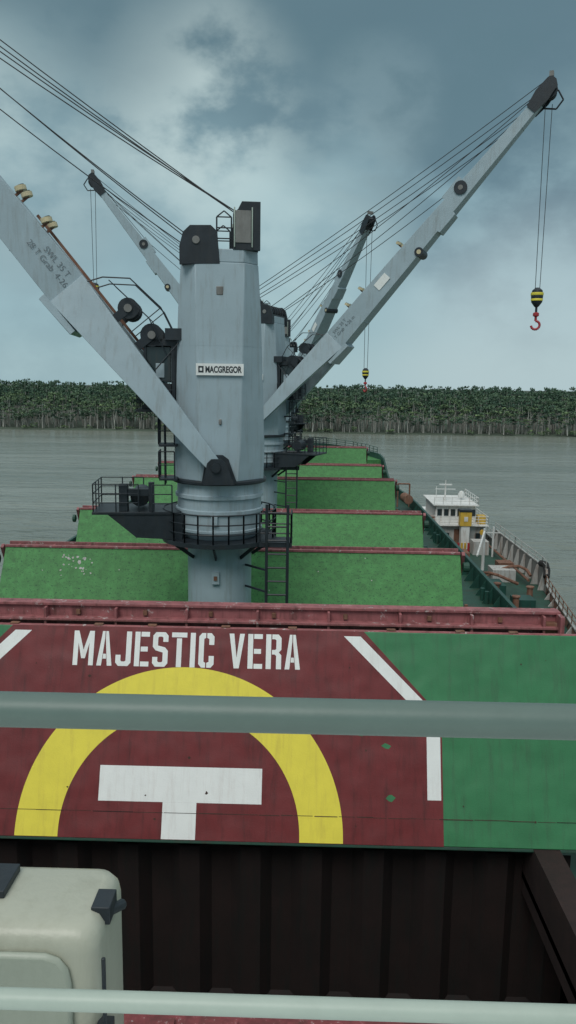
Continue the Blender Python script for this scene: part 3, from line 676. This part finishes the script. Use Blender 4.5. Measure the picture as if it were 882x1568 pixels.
tb=[tree_tpl(13,c,16,16,r) for c,r in((.5,3.0),(.55,3.4),(.6,2.8),(.5,2.4),(.62,3.6))]
bt=[tree_tpl(3.2,.1,7,12,1.7,False) for _ in range(4)]
AV=[];AF=[];AM=[];AT=[];o=0
def put(t,x,y,z,s,sz,tm,ta):
    global o
    V,F,Mm,T=t; a=rng.uniform(0,6.28); c,s_=math.cos(a),math.sin(a)
    W=np.empty_like(V); W[:,0]=(V[:,0]*c-V[:,1]*s_)*s+x; W[:,1]=(V[:,0]*s_+V[:,1]*c)*s+y; W[:,2]=V[:,2]*sz+z
    TT=T.copy(); mk=np.zeros(len(V),bool); mk[np.unique(F[Mm==0])]=True
    TT[mk]=np.clip(T[mk]*tm+ta,0,1)
    AV.append(W);AF.append(F+o);AM.append(Mm);AT.append(TT); o+=len(V)
rows=[(336,.76,.28,4.3,1,0.02,tf),(339.5,.9,.24,3.9,.95,0,tf),(344,1.02,.2,3.9,.85,0,tf),(350,1.14,.15,3.5,.68,.0,tb),(358,1.26,.12,3.5,.5,.02,tb),(368,1.38,.11,3.6,.4,.03,tb),(382,1.47,.09,3.6,.32,.04,tb),(398,1.54,.085,3.2,.26,.05,tb),(414,1.58,.085,3.2,.22,.06,tb)]  # rear rows tinted towards the bluish leaf tone as painted haze
for y,sz,sv,sp,tm,ta,tpl in rows:
    x=-300
    while x<300:
        k=1+.03*math.sin(x*.03+y)+.025*math.sin(x*.11+2*y)
        big=.85+.25*math.sin(x*.045+y*.2)
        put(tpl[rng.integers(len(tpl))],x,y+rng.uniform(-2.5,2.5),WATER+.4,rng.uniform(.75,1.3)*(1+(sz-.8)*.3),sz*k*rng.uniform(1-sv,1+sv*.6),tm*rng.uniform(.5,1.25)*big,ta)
        x+=sp*rng.uniform(.4,1.65)
x=-300
while x<300:
    if rng.uniform()<.4: put(bt[rng.integers(4)],x,334.8+rng.uniform(-.8,1),WATER+.3,rng.uniform(.6,1.3),rng.uniform(.4,1.1),.8,.2)
    x+=rng.uniform(1.5,5)
AV=np.concatenate(AV);AF=np.concatenate(AF);AM=np.concatenate(AM);AT=np.concatenate(AT)
me=bpy.data.meshes.new('mangrove_forest')
me.vertices.add(len(AV)); me.vertices.foreach_set('co',AV.astype(np.float32).ravel())
me.loops.add(AF.size); me.loops.foreach_set('vertex_index',AF.astype(np.int32).ravel())
me.polygons.add(len(AF)); me.polygons.foreach_set('loop_start',np.arange(0,AF.size,4,dtype=np.int32)); me.polygons.foreach_set('material_index',AM.astype(np.int32))
at=me.attributes.new('tint','FLOAT','POINT'); at.data.foreach_set('value',AT.astype(np.float32))
me.materials.append(leafmat('hazed_mangrove_foliage',(.045,.095,.075),(.21,.29,.135))); me.materials.append(leafmat('mangrove_bark',(.16,.16,.145),(.5,.5,.45)))  # leaf colours lightened and blued to carry distance haze
me.update(calc_edges=True)
fo_=bpy.data.objects.new('mangrove_forest',me); sc.collection.objects.link(fo_)

# ------------------------------------------------------------ world
SUN_EL,SUN_AZ=R(52),R(200)
w=bpy.data.worlds.new('World'); sc.world=w; w.use_nodes=True; nt=w.node_tree; nt.nodes.clear(); Lk=nt.links
out=nn(nt,'ShaderNodeOutputWorld'); bg=nn(nt,'ShaderNodeBackground'); Lk.new(bg.outputs[0],out.inputs[0])
sky=nn(nt,'ShaderNodeTexSky',sky_type='NISHITA'); sky.sun_disc=False; sky.sun_elevation=SUN_EL; sky.sun_rotation=SUN_AZ
sk=nn(nt,'ShaderNodeVectorMath',operation='SCALE'); sk.inputs['Scale'].default_value=.07; Lk.new(sky.outputs[0],sk.inputs[0])
tc=nn(nt,'ShaderNodeTexCoord'); sp=nn(nt,'ShaderNodeSeparateXYZ'); Lk.new(tc.outputs['Generated'],sp.inputs[0])
def ramp(inp,stops,interp='EASE'):
    r=nn(nt,'ShaderNodeValToRGB'); r.color_ramp.interpolation=interp
    while len(r.color_ramp.elements)<len(stops): r.color_ramp.elements.new(.5)
    for e_,(p,c) in zip(r.color_ramp.elements,stops): e_.position=p; e_.color=(*c,1) if len(c)==3 else c
    Lk.new(inp,r.inputs[0]); return r
g=ramp(sp.outputs['Z'],[(0,(.38,.54,.58)),(.08,(.32,.48,.53)),(.2,(.25,.39,.44)),(.4,(.115,.2,.24)),(.6,(.58,.68,.70)),(1,(1.0,1.05,1.05))])
def noise(scl,scale,det,loc=(0,0,0),rough=.5):
    mp=nn(nt,'ShaderNodeMapping'); mp.inputs['Scale'].default_value=scl; mp.inputs['Location'].default_value=loc; Lk.new(tc.outputs['Generated'],mp.inputs['Vector'])
    n=nn(nt,'ShaderNodeTexNoise'); n.inputs['Scale'].default_value=scale; n.inputs['Detail'].default_value=det; n.inputs['Roughness'].default_value=rough; Lk.new(mp.outputs[0],n.inputs['Vector']); return n
def mix(fac,a,b_):
    m=nn(nt,'ShaderNodeMix',data_type='RGBA')
    if isinstance(fac,float): m.inputs['Factor'].default_value=fac
    else: Lk.new(fac,m.inputs['Factor'])
    for k,v in(('A',a),('B',b_)):
        if isinstance(v,tuple): m.inputs[k].default_value=(*v,1)
        else: Lk.new(v,m.inputs[k])
    return m.outputs['Result']
def lobe(d,inner,outer):
    d=Vector(d).normalized(); n=nn(nt,'ShaderNodeVectorMath',operation='DOT_PRODUCT'); n.inputs[1].default_value=d; Lk.new(tc.outputs['Generated'],n.inputs[0])
    r=nn(nt,'ShaderNodeMapRange',interpolation_type='SMOOTHSTEP'); r.inputs['From Min'].default_value=math.cos(R(outer)); r.inputs['From Max'].default_value=math.cos(R(inner)); Lk.new(n.outputs['Value'],r.inputs['Value']); return r.outputs[0]
def mul(a,b_):
    m=nn(nt,'ShaderNodeMath',operation='MULTIPLY'); m.use_clamp=True
    for i,v in enumerate((a,b_)):
        if isinstance(v,float): m.inputs[i].default_value=v
        else: Lk.new(v,m.inputs[i])
    return m.outputs[0]
col=g.outputs[0]
n1=noise((1,1,1.9),3.6,5,(1.3,.4,.2),.5)
b1=ramp(n1.outputs['Fac'],[(.42,(0,0,0)),(.72,(1,1,1))])
zmid=ramp(sp.outputs['Z'],[(.06,(.15,.15,.15)),(.22,(1,1,1)),(.34,(.7,.7,.7)),(.40,(.1,.1,.1))])
col=mix(mul(mul(b1.outputs[0],.6),zmid.outputs[0]),col,(.42,.59,.62))
n2=noise((1,1,2.2),2.6,5,(4.2,2.7,1.1),.5)
d1=ramp(n2.outputs['Fac'],[(.42,(0,0,0)),(.68,(1,1,1))])
zlow=ramp(sp.outputs['Z'],[(.05,(0,0,0)),(.18,(1,1,1))])
col=mix(mul(mul(d1.outputs[0],.7),zlow.outputs[0]),col,(.125,.215,.26))
n3=noise((1,1,1.5),8.5,6,(2,5,3),.55)
r3=nn(nt,'ShaderNodeMapRange',interpolation_type='SMOOTHSTEP'); r3.inputs['From Min'].default_value=.32; r3.inputs['From Max'].default_value=.62; Lk.new(n3.outputs['Fac'],r3.inputs['Value'])
def patch(d,i_,o_,amt,c):
    global col
    col=mix(mul(mul(lobe(d,i_,o_),r3.outputs[0]),amt),col,c)
patch((.3,1,.26),2,15,.95,(.125,.21,.26))
patch((.14,1,.27),1,9,.6,(.15,.25,.30))
patch((-.13,1,.33),0,8,1.0,(.56,.69,.68))
patch((-.15,1,.26),0,7,.7,(.5,.64,.65))
patch((.08,1,.33),0,5,.6,(.42,.56,.59))
patch((.0,1,.2),0,9,.7,(.46,.62,.64))
patch((-.36,1,.27),0,10,.8,(.46,.60,.61))
patch((.12,1,.43),2,14,.9,(.12,.21,.25))
patch((-.25,1,.45),1,9,.7,(.14,.23,.27))
patch((-.3,1,.1),2,12,.5,(.25,.38,.43))
col=mix(mul(lobe((.3,1,.01),2,14),.6),col,(.50,.62,.65))
fin=nn(nt,'ShaderNodeMix',data_type='RGBA'); fin.inputs['Factor'].default_value=.93; Lk.new(sk.outputs[0],fin.inputs['A']); Lk.new(col,fin.inputs['B'])
Lk.new(fin.outputs['Result'],bg.inputs['Color']); bg.inputs['Strength'].default_value=1.0

sl=bpy.data.lights.new('sun','SUN'); sl.energy=1.45; sl.angle=R(30); sl.color=(1,.97,.92)
so=bpy.data.objects.new('sun',sl); sc.collection.objects.link(so)
az=SUN_AZ
dirv=Vector((math.sin(az)*math.cos(SUN_EL),math.cos(az)*math.cos(SUN_EL),math.sin(SUN_EL)))
so.rotation_euler=dirv.to_track_quat('Z','Y').to_euler()

# ------------------------------------------------------------ camera
cd=bpy.data.cameras.new('camera'); cam=bpy.data.objects.new('camera',cd); sc.collection.objects.link(cam)
cd.sensor_fit='VERTICAL'; cd.sensor_height=24; cd.lens=24*1200/1568; cd.clip_start=.05; cd.clip_end=12000
cam.matrix_world=Matrix.Rotation(R(1.29),4,'Z')@Matrix.Rotation(R(90-9.2),4,'X')@Matrix.Rotation(R(.75),4,'Z')
sc.camera=cam
